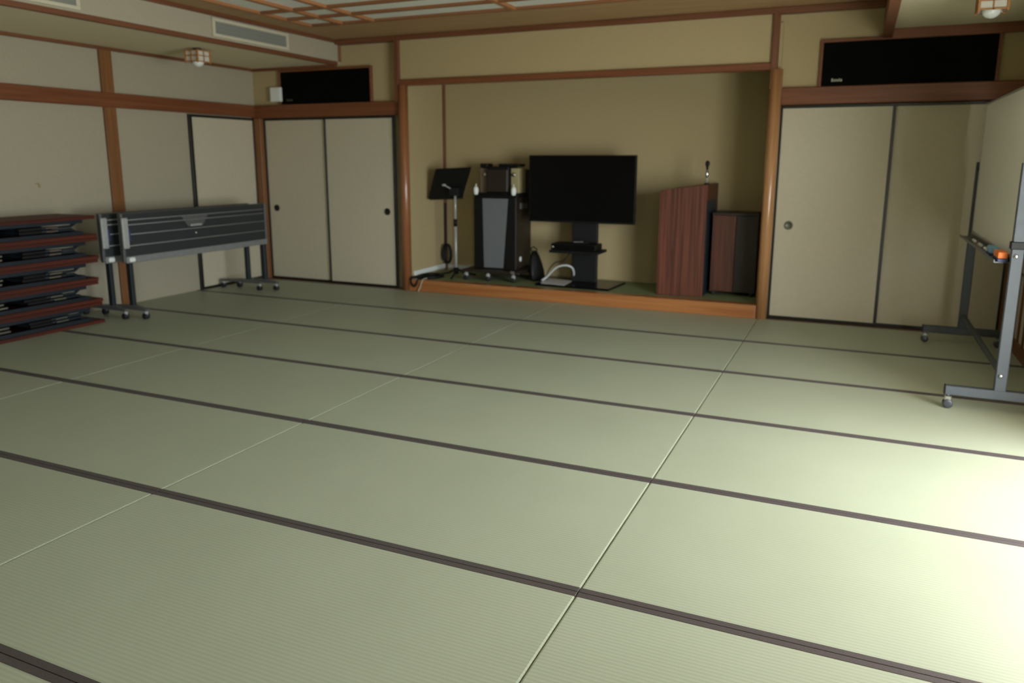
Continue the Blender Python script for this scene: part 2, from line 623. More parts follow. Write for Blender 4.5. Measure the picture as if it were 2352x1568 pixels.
# ------------------------------------------------------------------ sliding doors (fusuma)
def fusuma(n, width, label, loc, rz=0.0, pulls=(), pull_mat='black_metal_pull', h=1.772, fr=0.024, bare=()):
    d = thing('door_%d' % n, loc, label, 'sliding door', rz=rz, kind='structure')
    MB().box(0.004, width - 0.004, 0.0, 0.018, 0.008, h - 0.006).build('panel', 'fusuma_paper', d)
    mb = MB()
    mb.box(0, width, -0.006, 0.02, 0.001, 0.026, 0.002)
    mb.box(0, width, -0.006, 0.02, h - 0.022, h, 0.002)
    if 'L' not in bare:
        mb.box(0, fr, -0.006, 0.02, 0.026, h - 0.022, 0.002)
    if 'R' not in bare:
        mb.box(width - fr, width, -0.006, 0.02, 0.026, h - 0.022, 0.002)
    mb.build('frame', 'black_lacquer', d)
    for px in pulls:
        mb = MB()
        mb.lathe((px, -0.002, 0.80), [(0.036, 0.006), (0.036, -0.003), (0.030, -0.005), (0.027, 0.0), (0.001, 0.001)], 24, 'Y')
        mb.build('finger_pull', pull_mat, d)
    return d


fusuma(1, 0.84, 'cream sliding door of the left pair, nearer the room corner', (-3.545, 5.705, 0), pulls=(0.12,))
fusuma(2, 0.875, 'cream sliding door of the left pair, beside the reddish pillar', (-2.715, 5.684, 0), pulls=(0.765,))
fusuma(3, 0.86, 'cream sliding door with round grey pull, right of the alcove', (1.882, 5.684, 0), pulls=(0.128,), pull_mat='bronze_pull')
fusuma(4, 0.88, 'cream sliding door behind the whiteboard at the right corner', (2.722, 5.705, 0), fr=0.02)
fusuma(5, 0.93, 'grey cream sliding door in the left wall by the corner', (LX + 0.022, 4.735, 0), rz=PI / 2, fr=0.038)
# fixed filler behind the left-wall door edge is part of the wall; jamb at the right corner
# ------------------------------------------------------------------ posts, rails and other trim
PW = 'post_wood'
trim(LX, LX + 0.03, 3.785, 3.905, 0.0, 2.29, PW, 'broad brown post standing against the left wall')
trim(-3.635, -3.548, 5.645, YB + 0.04, 0.0, 1.775, PW, 'brown corner post between the left wall door and the left pair of doors')
trim(LX, LX + 0.045, YF, 5.66, 1.785, 1.912, 'beam_Y', 'long dark rail across the left wall', 0.006)
trim(-3.66, -1.745, 5.645, YB + 0.03, 1.777, 1.912, 'beam_X', 'dark lintel rail above the left pair of sliding doors', 0.006)
trim(1.84, RX, 5.645, YB + 0.03, 1.777, 1.912, 'beam_X', 'dark lintel rail above the right pair of sliding doors', 0.006)
trim(RX - 0.045, RX, YF, 5.645, 1.777, 1.912, 'beam_Y', 'dark lintel rail along the right wall', 0.006)
trim(3.598, RX, 5.66, YB + 0.04, 0.0, 1.775, PW, 'brown corner post at the right end of the back wall')
trim(-1.772, -1.722, 5.60, 5.66, 1.90, 2.49, 'trim_Z', 'thin brown upright on the back wall above the left pillar')
trim(1.795, 1.845, 5.60, 5.66, 1.90, 2.49, 'trim_Z', 'thin brown upright on the back wall above the right pillar')
trim(-1.722, 1.795, 5.60, 5.69, 2.052, 2.108, 'beam_X', 'brown lintel across the top of the alcove opening', 0.005)
trim(-2.47, 2.60, 5.60, YB, 2.482, 2.528, 'trim_X', 'dark strip along the top of the back wall under the ceiling')
trim(-2.50, -2.455, YF, 5.60, 2.500, 2.545, 'trim_Y', 'dark strip along the ceiling edge above the left bulkhead')
trim(-2.53, -2.485, YF, 5.66, 2.285, 2.322, 'trim_Y', 'brown edge strip under the left bulkhead')
trim(LX, LX + 0.035, YF, 5.67, 2.275, 2.312, 'trim_Y', 'brown strip where the left wall meets the bulkhead')
trim(-3.66, -2.53, 5.67, YB, 2.272, 2.308, 'trim_X', 'brown strip under the left bulkhead on the back wall')
trim(2.60, 2.665, YF, 5.66, 2.255, 2.545, 'trim_Y', 'deep dark edge board of the right bulkhead')
trim(2.665, RX, 5.665, YB, 2.249, 2.326, 'beam_X', 'brown strip under the right bulkhead on the back wall')
trim(RX - 0.035, RX, YF, 5.665, 2.290, 2.326, 'trim_Y', 'brown strip where the right wall meets the bulkhead')
trim(-2.497, -2.472, 5.672, YB + 0.005, 2.322, 2.482, PW, 'thin upright where the left bulkhead meets the back wall')

# alcove pillars (polished round logs), step and floor
for i, (x, mt, lb) in enumerate(((-1.695, 'pillar_wood_red', 'polished reddish round pillar at the left end of the alcove'),
                                 (1.842, 'pillar_wood', 'polished golden round pillar at the right end of the alcove'))):
    _tn[0] += 1
    mb = MB()
    n = 28
    mb.tube([(x, 5.632, 0.0), (x, 5.632, 1.0), (x, 5.632, 2.056)], 0.049, n)
    struct('trim_%d' % _tn[0], mb, mt, lb, 'pillar')
_tn[0] += 1
mb = MB().box(-1.652, 1.80, 5.588, 5.70, 0.0, 0.118, 0.006, seg=2)
struct('trim_%d' % _tn[0], mb, 'step_wood', 'orange brown wooden step along the alcove front', 'step')
mb = MB().box(AX0, AX1, 5.70, AY, 0.0, 0.112)
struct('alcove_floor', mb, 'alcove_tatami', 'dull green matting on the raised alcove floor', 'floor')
trim(AX0, AX0 + 0.026, AY - 0.03, AY, 0.112, 2.40, 'trim_Z', 'thin brown post in the left back corner of the alcove')

# ------------------------------------------------------------------ bulkheads and ceiling
mb = MB().mat('soffit_plaster')
mb.box(LX, -2.50, YF, YB, ZS + 0.002, ZS + 0.03)
mb.mat('plaster_pale')
mb.box(-2.515, -2.49, YF, YB, ZS + 0.03, ZC + 0.1)
mb.box(-2.515, -2.492, YF, YB, ZS - 0.005, ZS + 0.03)
struct('bulkhead_ceiling', mb, None, 'cream boxed bulkhead running along the left wall', 'bulkhead')
mb = MB().mat('soffit_plaster')
mb.box(2.645, RX, YF, YB, ZS + 0.025, ZS + 0.05)
mb.box(2.645, 2.66, YF, YB, ZS + 0.05, ZC + 0.1)
struct('bulkhead_ceiling', mb, None, 'cream boxed bulkhead running along the right wall', 'bulkhead')

LXS = [-2.16, -1.82, -1.485, -0.135, 1.215, 1.55, 1.89, 2.29]
LYS = [4.84, 4.50, 4.17, 2.82, 2.42, 1.07, 0.67, -0.68, -1.08, -2.43, -2.77, -3.10]
cl = struct('ceiling', MB().box(LX - T, RX + T, YF - T, YB + 0.9, ZC + 0.1, ZC + 0.2), 'ceiling_wood',
            'coffered ceiling of pale panels between brown lattice bars', 'ceiling')
mb = MB()
mb.box(-2.49, 2.64, 4.84, YB, ZC, ZC + 0.02)
mb.box(-2.49, -2.16, YF, 4.84, ZC, ZC + 0.02)
mb.box(2.29, 2.64, YF, 4.84, ZC, ZC + 0.02)
mb.box(-2.16, 2.29, YF, -3.10, ZC, ZC + 0.02)
mb.build('border_board', 'ceiling_wood', cl)
for i in range(len(LXS) - 1):
    for j in range(len(LYS) - 1):
        mt = 'white_acrylic' if (i == 1 and j == 2) else 'ceiling_panel'
        MB().box(LXS[i], LXS[i + 1], LYS[j + 1], LYS[j], ZC + 0.010, ZC + 0.03).build('panel', mt, cl)
for x in LXS:
    MB().box(x - 0.023, x + 0.023, -3.12, 4.862, ZC - 0.014, ZC + 0.02, 0.002).build('lattice_bar', 'lattice_Y', cl)
for y in LYS:
    MB().box(-2.18, 2.31, y - 0.023, y + 0.023, ZC - 0.012, ZC + 0.02, 0.002).build('lattice_bar', 'lattice_X', cl)


# ------------------------------------------------------------------ air vents on the left bulkhead
def vent(y0, y1, z0, z1, label):
    v = thing('air_vent', (-2.49, y0, z0), label, 'air vent', 'air conditioner vents on the bulkhead')
    L, H = y1 - y0, z1 - z0
    mb = MB()
    for a, b_, c, d in ((0, L, 0, 0.026), (0, L, H - 0.026, H), (0, 0.03, 0.026, H - 0.026), (L - 0.03, L, 0.026, H - 0.026)):
        mb.box(0, 0.018, a, b_, c, d, 0.003)
    mb.build('frame', 'cream_plastic', v)
    MB().box(0.0005, 0.004, 0.03, L - 0.03, 0.026, H - 0.026).build('grille', 'vent_grey', v)
    for i in range(1, 7):
        z = 0.026 + (H - 0.052) * i / 7
        MB().box(0.004, 0.012, 0.03, L - 0.03, z - 0.002, z + 0.002).build('louvre', 'vent_grey', v)
    return v


vent(3.955, 4.90, 2.338, 2.488, 'long cream air vent on the bulkhead near the room corner')
vent(1.80, 2.745, 2.338, 2.488, 'cream air vent on the bulkhead cut off by the top edge')


# ------------------------------------------------------------------ built-in wall speakers
def wall_speaker(x0, x1, z0, z1, label, badge):
    s = thing('wall_speaker', (x0, YB, z0), label, 'speaker', 'long black wall speakers above the sliding doors')
    L, H = x1 - x0, z1 - z0
    f = 0.022
    MB().box(0, L, -0.02, -0.001, 0, H).build('cabinet', 'black_plastic', s)
    mb = MB().mat('beam_X')
    mb.box(-f, L + f, -0.034, -0.001, H, H + f, 0.002)
    mb.box(-f, 0, -0.034, -0.001, 0.0, H, 0.002)
    mb.box(L, L + f, -0.034, -0.001, 0.0, H, 0.002)
    mb.build('frame', None, s)
    MB().box(0.004, L - 0.004, -0.027, -0.02, 0.004, H - 0.004, 0.003).build('grille', 'speaker_cloth', s)
    # small badge whose raised letters cannot be read in the photo
    mb = MB()
    x = 0.075
    for wd, hh in ((0.016, 0.024), (0.012, 0.017), (0.012, 0.019), (0.016, 0.017), (0.012, 0.022), (0.014, 0.018)):
        mb.box(x, x + wd - 0.004, -0.030, -0.027, 0.034, 0.034 + hh)
        x += wd
    mb.build('badge', badge, s)
    return s


wall_speaker(-3.255, -2.11, 1.914, 2.248, 'smaller black wall speaker with a white box beside it', 'badge_dark')
wall_speaker(2.18, 3.375, 1.914, 2.248, 'larger black wall speaker with a pale badge in its corner', 'badge_metal')

o = MB()
o.mat('white_plastic').box(0, 0.145, -0.055, -0.001, 0, 0.15, 0.008, seg=2)
bx = thing('wall_box', (-3.385, YB, 1.945), 'small white box on the wall beside the smaller black speaker', 'box')
o.build('casing', None, bx)
MB().box(0.015, 0.13, -0.057, -0.054, 0.015, 0.135, 0.001).build('cover', 'white_plastic', bx)


# ------------------------------------------------------------------ lantern lamps under the bulkheads
def lantern(loc, drop, label):
    l = thing('ceiling_lantern', loc, label, 'lamp', 'small lantern lamps under the bulkheads')
    a, h = 0.072, 0.098
    MB().cyl((0, 0, -0.012), 0.035, 0.012, n=20).cyl((0, 0, -drop), 0.022, drop - 0.01, n=16).build('stem', 'black_plastic', l)
    z1, z0 = -drop, -drop - h
    mb = MB()
    for sx in (-1, 1):
        for sy in (-1, 1):
            mb.box(sx * a - 0.006, sx * a + 0.006, sy * a - 0.006, sy * a + 0.006, z0 - 0.008, z1 + 0.004)
    for z in (z0, (z0 + z1) / 2, z1 - 0.006):
        for s in (-1, 1):
            mb.box(-a, a, s * a - 0.004, s * a + 0.004, z, z + 0.008)
            mb.box(s * a - 0.004, s * a + 0.004, -a, a, z, z + 0.008)
    for s in (-1, 1):
        mb.box(-0.003, 0.003, s * a - 0.004, s * a + 0.004, z0, z1)
        mb.box(s * a - 0.004, s * a + 0.004, -0.003, 0.003, z0, z1)
    fr = mb.build('frame', 'lamp_wood', l)
    mb = MB()
    for s in (-1, 1):
        mb.box(-a + 0.004, a - 0.004, s * (a - 0.006) - 0.001, s * (a - 0.006) + 0.001, z0 + 0.004, z1 - 0.002)
        mb.box(s * (a - 0.006) - 0.001, s * (a - 0.006) + 0.001, -a + 0.008, a - 0.008, z0 + 0.004, z1 - 0.002)
    mb.box(-a + 0.004, a - 0.004, -a + 0.004, a - 0.004, z1 - 0.003, z1 - 0.001)
    mb.build('lamp_shade', 'lamp_paper', l)
    prof = [(0.05 * math.cos(q), -0.045 * math.sin(q)) for q in [PI / 2 * i / 8 for i in range(8)]] + [(0.003, -0.045)]
    mb = MB().lathe((0, 0, z0 + 0.006), [(0.04, 0.05)] + prof, 24)
    mb.build('globe', 'glow_globe', l)
    return l


lantern((-2.965, 4.25, ZS + 0.002), 0.022, 'small wooden lantern lamp under the bulkhead with the air vents')
lantern((3.147, 4.30, ZS + 0.025), 0.04, 'small wooden lantern lamp with bright white globe, above the larger speaker')


# ------------------------------------------------------------------ stack of low folding tables
BT, UT = 0.028, 0.0605     # board thickness, depth of the folded undercarriage
TW, TL = 0.45, 1.80


def low_table():
    """origin at the middle of the board's outer face; undercarriage hangs to -z"""
    r = thing('low_folding_table', (0, 0, 0), '', 'table', 'low folding tables in one stack')
    MB().box(-TW / 2, TW / 2, -TL / 2, TL / 2, -BT, 0, 0.004, seg=2).build('tabletop', 'table_top', r)
    mb = MB()
    ix, iy = TW / 2 - 0.018, TL / 2 - 0.10
    z0, z1 = -BT - 0.028, -BT
    mb.box(-ix, -ix + 0.016, -iy, iy, z0, z1).box(ix - 0.016, ix, -iy, iy, z0, z1)
    mb.box(-ix, ix, -iy, -iy + 0.016, z0, z1).box(-ix, ix, iy - 0.016, iy, z0, z1)
    mb.build('apron', 'blue_black_steel', r)
    zc = -BT - UT + 0.0125
    for sx in (-1, 1):
        MB().box(sx * (ix - 0.010) - 0.006, sx * (ix - 0.010) + 0.006, -0.13, 0.13, zc - 0.006, zc + 0.010, 0.002).build('lock_bar', 'chrome', r)
    for s in (-1, 1):
        y0, y1 = s * (iy - 0.05), s * 0.30
        mb = MB()
        mb.tube([(-ix + 0.022, y0, z0 + 0.006), (-ix + 0.022, y0 - s * 0.04, zc), (-ix + 0.022, y1 + s * 0.03, zc),
                 (-ix + 0.05, y1, zc), (ix - 0.05, y1, zc), (ix - 0.022, y1 + s * 0.03, zc), (ix - 0.022, y0 - s * 0.04, zc),
                 (ix - 0.022, y0, z0 + 0.006)], 0.0123, 10)
        lg = mb.build('leg_frame', 'blue_black_steel', r)
        for sx in (-1, 1):
            mb = MB()
            mb.box(sx * (ix - 0.004) - 0.004, sx * (ix - 0.004) + 0.004, min(y0 - s * 0.16, y0 - s * 0.26), max(y0 - s * 0.16, y0 - s * 0.26),
                   zc - 0.004, zc + 0.006)
            mb.build('brace', 'chrome', lg)
            mb = MB()
            mb.box(sx * (ix - 0.012) - 0.012, sx * (ix - 0.012) + 0.012, y1 - 0.02 if s > 0 else y1 - 0.16, y1 + 0.16 if s > 0 else y1 + 0.02,
                   zc - 0.011, zc + 0.011, 0.003)
            mb.build('foot_cap', 'black_plastic', lg)
    return r


ordn = ['lowest', 'second from the bottom', 'third from the bottom', 'fourth from the bottom', 'fifth from the bottom',
        'fifth from the top', 'fourth from the top', 'third from the top', 'second from the top', 'topmost']
proto = low_table()
SX, SY = -3.345, 2.285
unit = BT + UT
for k in range(10):
    t_ = proto if k == 0 else copy_tree(proto)
    upside = (k % 2 == 0)
    jx = (0.0, 0.006, -0.004, 0.005, 0.0, -0.006, 0.003, 0.0, 0.004, -0.002)[k]
    jy = (0.0, -0.012, 0.004, -0.03, -0.02, -0.006, 0.0, 0.006, -0.004, 0.0)[k]
    t_.location = (SX + jx, SY + jy, k * unit + 0.0012 if upside else (k + 1) * unit + 0.0012)
    t_.rotation_euler = (0, PI if upside else 0, 0)
    t_['label'] = 'red brown low folding table, %s of its stack, %s' % (ordn[k], 'legs up' if upside else 'board up')


# ------------------------------------------------------------------ two flip-top tables parked by the left wall
def caster_mb(c, r=0.026, wd=0.02, top=0.062, mat_h='mid_steel', mat_w='rubber'):
    """twin wheel caster standing on z=0 under point c"""
    x, y, z = c
    mb = MB().mat(mat_w)
    for s in (-1, 1):
        mb.lathe((x, y, z + r), [(0.004, s * 0.004), (r, s * 0.005), (r, s * 0.019), (r * 0.7, s * 0.021), (0.003, s * 0.021)], 18, 'Y')
    mb.mat(mat_h)
    mb.box(x - 0.018, x + 0.018, y - 0.016, y + 0.016, z + r + 0.004, z + top, 0.005)
    mb.cyl((x, y, z + top - 0.004), 0.008, 0.014, n=10)
    return mb


def flip_table():
    r = thing('flip_top_table', (0, 0, 0), '', 'table', 'folded flip top tables')
    L = 1.73
    h0, h1 = 0.475, 0.892
    # vertical folded top: face toward the wall, underside toward the room
    MB().box(-0.028, -0.004, 0, L, h0 + 0.02, h1, 0.003).build('tabletop', 'mid_steel', r)
    MB().box(-0.004, 0.010, 0.03, L - 0.03, 0.530, h1 - 0.006, 0.002).build('underside_panel', 'charcoal_panel', r)
    MB().box(-0.006, 0.014, 0.02, L - 0.01, h0, 0.530, 0.003).build('modesty_strip', 'table_grey', r)
    for z in (0.835, 0.795, 0.715, 0.620):
        mb = MB()
        mb.tube([(0.010, 0.05, z), (0.022, 0.06, z), (0.022, L - 0.06, z), (0.010, L - 0.05, z)], 0.0055, 8)
        mb.build('rack_rod', 'rod_steel', r)
    mb = MB()
    mb.prism([(L * 0.45 - 0.16, 0.835), (L * 0.45 + 0.16, 0.835), (L * 0.45 + 0.085, 0.735), (L * 0.45 - 0.085, 0.735)], 'X', 0.010, 0.026, 0.003)
    br = mb.build('lever_bracket', 'mid_steel', r)
    MB().box(0.026, 0.036, L * 0.45 - 0.065, L * 0.45 + 0.065, 0.735, 0.755, 0.004).build('lever', 'light_steel', br)
    MB().lathe((0.010, L * 0.45, 0.672), [(0.014, 0), (0.014, 0.012), (0.008, 0.02), (0.002, 0.021)], 16, 'X').build('knob', 'chrome', r)
    for y in (0.012, L - 0.012):
        MB().box(-0.02, 0.012, y - 0.012, y + 0.012, h0 + 0.01, h1 - 0.002, 0.003).build('end_rail', 'mid_steel', r)
    MB().box(0.0, 0.03, 0.045, 0.10, 0.482, 0.522, 0.008).build('corner_cap', 'white_plastic', r)
    for k, y in enumerate((0.075, L - 0.035)):
        side = -1 if k == 0 else 1
        mb = MB()
        mb.prism([(-0.052, 0.105), (0.0, 0.105), (-0.002, 0.60), (-0.012, 0.70), (-0.038, 0.70), (-0.050, 0.60)], 'Y', y - 0.017, y + 0.017, 0.003)
        u = mb.build('upright', 'dark_steel', r)
        if k == 0:
            MB().box(0.0125, 0.034, -0.004, 0.052, 0.60, 0.855, 0.006).build('hinge_block', 'light_steel', r)
            MB().box(0.012, 0.03, 0.055, 0.072, 0.66, 0.76, 0.004).build('release_lever', 'eraser_navy', r)
        mb = MB()
        mb.prism([(-0.40, 0.072), (0.14, 0.072), (0.14, 0.088), (0.0, 0.112), (-0.08, 0.112), (-0.40, 0.088)], 'Y', y - 0.022, y + 0.022, 0.004)
        f = mb.build('foot', 'mid_steel', r)
        for x in (-0.375, 0.115):
            caster_mb((x, y, 0.0015), top=0.066, mat_h='light_steel').build('caster', None, f)
    MB().box(-0.045, -0.030, 0.09, L - 0.05, 0.55, 0.585, 0.003).build('crossbar', 'dark_steel', r)
    return r


ft = flip_table()
ft.location = (-3.035, 3.345, 0)
ft['label'] = 'folded grey flip top table, front one, its dark slatted underside facing the room'
ft2 = copy_tree(ft)
ft2.location = (-3.185, 3.268, 0)
ft2['label'] = 'folded grey flip top table, rear one nested between the front one and the wall'


# ------------------------------------------------------------------ whiteboard
def whiteboard():
    X0 = 3.30
    Y0, Y1 = 3.525, 5.245
    r = thing('whiteboard', (X0, Y0, 0), 'grey wheeled revolving whiteboard with erasers and pens on its tray', 'whiteboard')
    L = Y1 - Y0
    for k, y in enumerate((0.0, L)):
        mb = MB().box(-0.028, 0.028, y - 0.018, y + 0.018, 0.075, 1.325, 0.004)
        p_ = mb.build('post', 'grey_steel', r)
        s = 1 if k == 0 else -1
        MB().cyl((0, y + (0.018 if s > 0 else -0.018) - (0 if s > 0 else 0.03), 1.275), 0.022, 0.03, 'Y', 16).build('pivot', 'black_plastic', p_)
        if k == 0:
            for z in (0.21, 0.85):
                mb = MB()
                mb.lathe((-0.006, y - 0.018, z), [(0.011, 0.001), (0.011, -0.005), (0.006, -0.009), (0.001, -0.0092)], 14, 'Y')
                mb.build('bolt', 'chrome', p_)
            MB().box(-0.036, 0.036, y - 0.024, y + 0.024, 0.885, 0.925, 0.004).build('clamp', 'black_plastic', p_)
        mb = MB().box(-0.255, 0.255, y - 0.021, y + 0.021, 0.078, 0.128, 0.003)
        f = mb.build('foot_beam', 'grey_steel', r)
        for x in (-0.255, 0.255):
            MB().box(x - 0.003, x + 0.003, y - 0.022, y + 0.022, 0.077, 0.129, 0.001).build('end_cap', 'black_plastic', f)
        for x in (-0.235, 0.235):
            caster_mb((x, y, 0.0015), r=0.025, top=0.07, mat_h='chrome', mat_w='wheel_grey').build('caster', None, f)
    MB().box(-0.012, 0.012, 0.018, L - 0.018, 0.20, 0.232, 0.003).build('tie_bar', 'grey_steel', r)
    b0, b1 = 0.05, L - 0.05
    z0, z1 = 0.825, 1.727
    MB().box(-0.011, 0.011, b0 + 0.012, b1 - 0.012, z0 + 0.012, z1 - 0.012).build('writing_surface', 'whiteboard_face', r)
    mb = MB().mat('alu_frame')
    mb.box(-0.015, 0.015, b0, b1, z0, z0 + 0.02, 0.002).box(-0.015, 0.015, b0, b1, z1 - 0.012, z1, 0.002)
    mb.box(-0.015, 0.015, b0, b0 + 0.014, z0 + 0.02, z1 - 0.012, 0.002).box(-0.015, 0.015, b1 - 0.014, b1, z0 + 0.02, z1 - 0.012, 0.002)
    mb.build('board_frame', None, r)
    mb = MB().mat('mid_steel')
    mb.box(-0.085, -0.015, b0 + 0.02, b1 - 0.02, z0 - 0.022, z0 - 0.016)
    mb.box(-0.089, -0.085, b0 + 0.02, b1 - 0.02, z0 - 0.022, z0 - 0.006)
    mb.box(-0.019, -0.015, b0 + 0.02, b1 - 0.02, z0 - 0.016, z0 + 0.006)
    mb.build('pen_tray', None, r)
    return r


whiteboard()
TZ = 0.8092
e = thing('board_eraser', (3.247, 3.66, TZ), 'orange and navy eraser on the whiteboard tray by the near post', 'eraser', rz=0.0)
MB().box(-0.024, 0.024, -0.085, 0.085, 0.0, 0.018, 0.003).build('felt', 'eraser_navy', e)
MB().box(-0.022, 0.022, -0.08, 0.08, 0.018, 0.052, 0.006, seg=2).build('grip', 'eraser_orange', e)
e = thing('board_eraser', (3.247, 3.92, TZ), 'sky blue eraser on the whiteboard tray beyond the orange one', 'eraser')
MB().box(-0.023, 0.023, -0.07, 0.07, 0.0, 0.016, 0.003).build('felt', 'eraser_navy', e)
MB().box(-0.022, 0.022, -0.068, 0.068, 0.016, 0.050, 0.006, seg=2).build('grip', 'eraser_sky', e)


def marker(y, mt, label, x=3.246):
    r_ = 0.0095
    mk = thing('marker_pen', (x, y, TZ + r_ + 0.0003), label, 'pen', 'pens on the whiteboard tray')
    MB().cyl((0, -0.045, 0), r_, 0.09, 'Y', 14).build('barrel', 'white_plastic', mk)
    MB().cyl((0, 0.045, 0), r_ * 0.98, 0.05, 'Y', 14, r_ * 0.8).build('cap', mt, mk)


marker(4.18, 'pen_black', 'black capped marker on the whiteboard tray beyond the blue eraser')
marker(4.42, 'pen_red', 'red capped marker halfway along the whiteboard tray')
marker(4.70, 'pen_black', 'black capped marker toward the far end of the whiteboard tray')

# ------------------------------------------------------------------ alcove: lectern, microphone, cabinet
AZ = 0.112
l = thing('lectern', (0.885, 5.80, AZ), 'tall striped red brown lectern with a slanted top in the alcove', 'lectern')
W_, D_ = 0.425, 0.59
h0, h1 = 0.955, 1.012
for y in (0.0, D_ - 0.02):
    MB().prism([(0, 0.002), (W_ - 0.004, 0.002), (W_ - 0.004, h1), (0.025, h0 + 0.003), (0.008, h0 - 0.008), (0, h0 - 0.03)], 'Y', y, y + 0.02, 0.002).build('side_panel', 'lectern_wood', l)
MB().prism([(0.02, h0 - 0.008), (W_ - 0.006, h1 - 0.006), (W_ - 0.006, h1 - 0.026), (0.02, h0 - 0.028)], 'Y', 0.02, D_ - 0.02).build('top', 'lectern_wood', l)
MB().box(W_ - 0.022, W_ - 0.002, 0.02, D_ - 0.02, 0.868, h1 - 0.006).build('front_rail', 'lectern_wood', l)
MB().box(W_ - 0.03, W_ - 0.012, 0.02, D_ - 0.02, 0.002, 0.868).build('front_panel', 'navy_laminate', l)
MB().box(0.02, W_ - 0.03, 0.02, D_ - 0.02, 0.45, 0.468).build('shelf', 'cabinet_wood', l)

mc = thing('gooseneck_microphone', (1.272, 5.95, AZ + 1.006), 'thin microphone with black head standing on the lectern', 'microphone')
MB().cyl((0, 0, 0), 0.022, 0.014, n=20).build('base', 'black_plastic', mc)
MB().tube([(0, 0, 0.012), (0.001, 0, 0.05), (0.0, 0, 0.10), (-0.002, 0, 0.135)], 0.006, 10).build('neck', 'light_steel', mc)
MB().lathe((-0.002, 0, 0.09), [(0.006, -0.03), (0.014, -0.01), (0.014, 0.02), (0.009, 0.034)], 16).build('collar', 'chrome', mc)
MB().lathe((-0.002, 0, 0.13), [(0.009, 0), (0.012, 0.03), (0.019, 0.045), (0.021, 0.06), (0.014, 0.078), (0.003, 0.083)], 18).build('head', 'black_plastic', mc)

cb = thing('side_cabinet', (1.335, 6.0, AZ), 'low dark brown cabinet standing behind the lectern in the alcove', 'cabinet')
CW, CH, CD = 0.40, 0.755, 0.38
MB().box(0, CW, 0.02, CD, 0.035, CH - 0.02).build('body', 'cabinet_wood', cb)
MB().box(0.0, 0.205, 0.0, 0.02, 0.04, CH - 0.022, 0.002).build('door', 'cabinet_wood', cb)
MB().box(0.21, CW, 0.004, 0.02, 0.04, CH - 0.022, 0.002).build('dark_front_part', 'brown_black', cb)  # flat darker panel over the right part of the cabinet front
MB().box(-0.006, CW + 0.004, -0.008, CD, CH - 0.02, CH, 0.002).build('top', 'brown_black', cb)
for x in (0.03, CW - 0.03):
    for y in (0.03, CD - 0.03):
        MB().lathe((x, y, 0.019), [(0.004, -0.012), (0.019, -0.012), (0.019, 0.012), (0.004, 0.012)], 16, 'Y').box(x - 0.012, x + 0.012, y - 0.015, y + 0.015, 0.024, 0.036).build('caster', 'rubber', cb)

# ------------------------------------------------------------------ television on a floor stand
tv = thing('television', (0.055, 6.05, AZ), 'large flat black television on its floor stand in the alcove', 'television')
TW2 = 0.545
MB().box(-TW2, TW2, -0.030, 0.012, 0.615, 1.268, 0.004, seg=2).build('bezel', 'black_plastic', tv)
MB().box(-TW2 + 0.012, TW2 - 0.012, -0.032, -0.029, 0.632, 1.258).build('screen', 'black_gloss', tv)
MB().box(-TW2 * 0.6, TW2 * 0.6, 0.012, 0.045, 0.66, 1.15, 0.012).build('rear_housing', 'black_plastic', tv)
st = thing('television_stand', (0.075, 6.05, AZ), 'black floor stand with column, shelf and base plate under the television', 'stand')
MB().box(-0.128, 0.128, 0.05, 0.11, 0.02, 0.92, 0.006).build('column', 'black_satin', st)
MB().prism([(-0.405, -0.245), (0.355, -0.265), (0.385, 0.23), (-0.45, 0.28)], 'Z', 0.001, 0.02, 0.003).build('base_plate', 'black_gloss', st)
MB().box(-0.262, 0.235, -0.24, 0.05, 0.335, 0.362, 0.003).build('shelf', 'black_plastic', st)
MB().box(-0.16, 0.16, 0.0455, 0.052, 0.72, 0.98).build('mount_plate', 'dark_steel', st)
dv = thing('disc_player', (0.06, 5.93, AZ + 0.3622), 'slim black disc player on the television stand shelf', 'player')
MB().box(-0.235, 0.215, -0.10, 0.12, 0.004, 0.062, 0.004).build('casing', 'black_plastic', dv)
MB().box(-0.23, 0.21, -0.103, -0.099, 0.010, 0.056).build('fascia', 'black_gloss', dv)
MB().lathe((-0.215, -0.103, 0.03), [(0.012, 0.001), (0.012, -0.006), (0.002, -0.007)], 16, 'Y').build('dial', 'chrome', dv)
rc = thing('remote_control', (0.10, 5.90, AZ + 0.3622 + 0.0622), 'small remote lying on the disc player', 'remote', rz=0.35)
MB().box(-0.075, 0.075, -0.02, 0.02, 0, 0.02, 0.005, seg=2).build('casing', 'black_gloss', rc)
MB().box(-0.06, 0.03, -0.012, 0.012, 0.0195, 0.022).build('keypad', 'light_steel', rc)
pp = MB().prism([(0, 0), (0.27, -0.06), (0.25, 0.24), (-0.03, 0.30)], 'Z', 0, 0.0025).build('paper_sheet', 'paper_white', None, (-0.30, 5.875, AZ + 0.0202))
tag(pp, 'white paper sheet lying on the television stand base', 'paper')

# ------------------------------------------------------------------ karaoke tower on a trolley
tr_ = thing('equipment_trolley', (-0.83, 6.14, AZ), 'low dark wheeled trolley under the karaoke tower', 'trolley')
MB().box(-0.34, 0.305, -0.29, 0.28, 0.085, 0.112, 0.004).build('deck', 'brown_black', tr_)
for x in (-0.30, -0.05, 0.235):
    for y in ((-0.265, 0.25) if x != -0.05 else (-0.265,)):
        caster_mb((x, y, 0.0015), r=0.025, top=0.072, mat_h='light_steel').build('caster', None, tr_)
MB().box(0.215, 0.255, -0.296, -0.29, 0.088, 0.122, 0.002).build('latch', 'chrome', tr_)

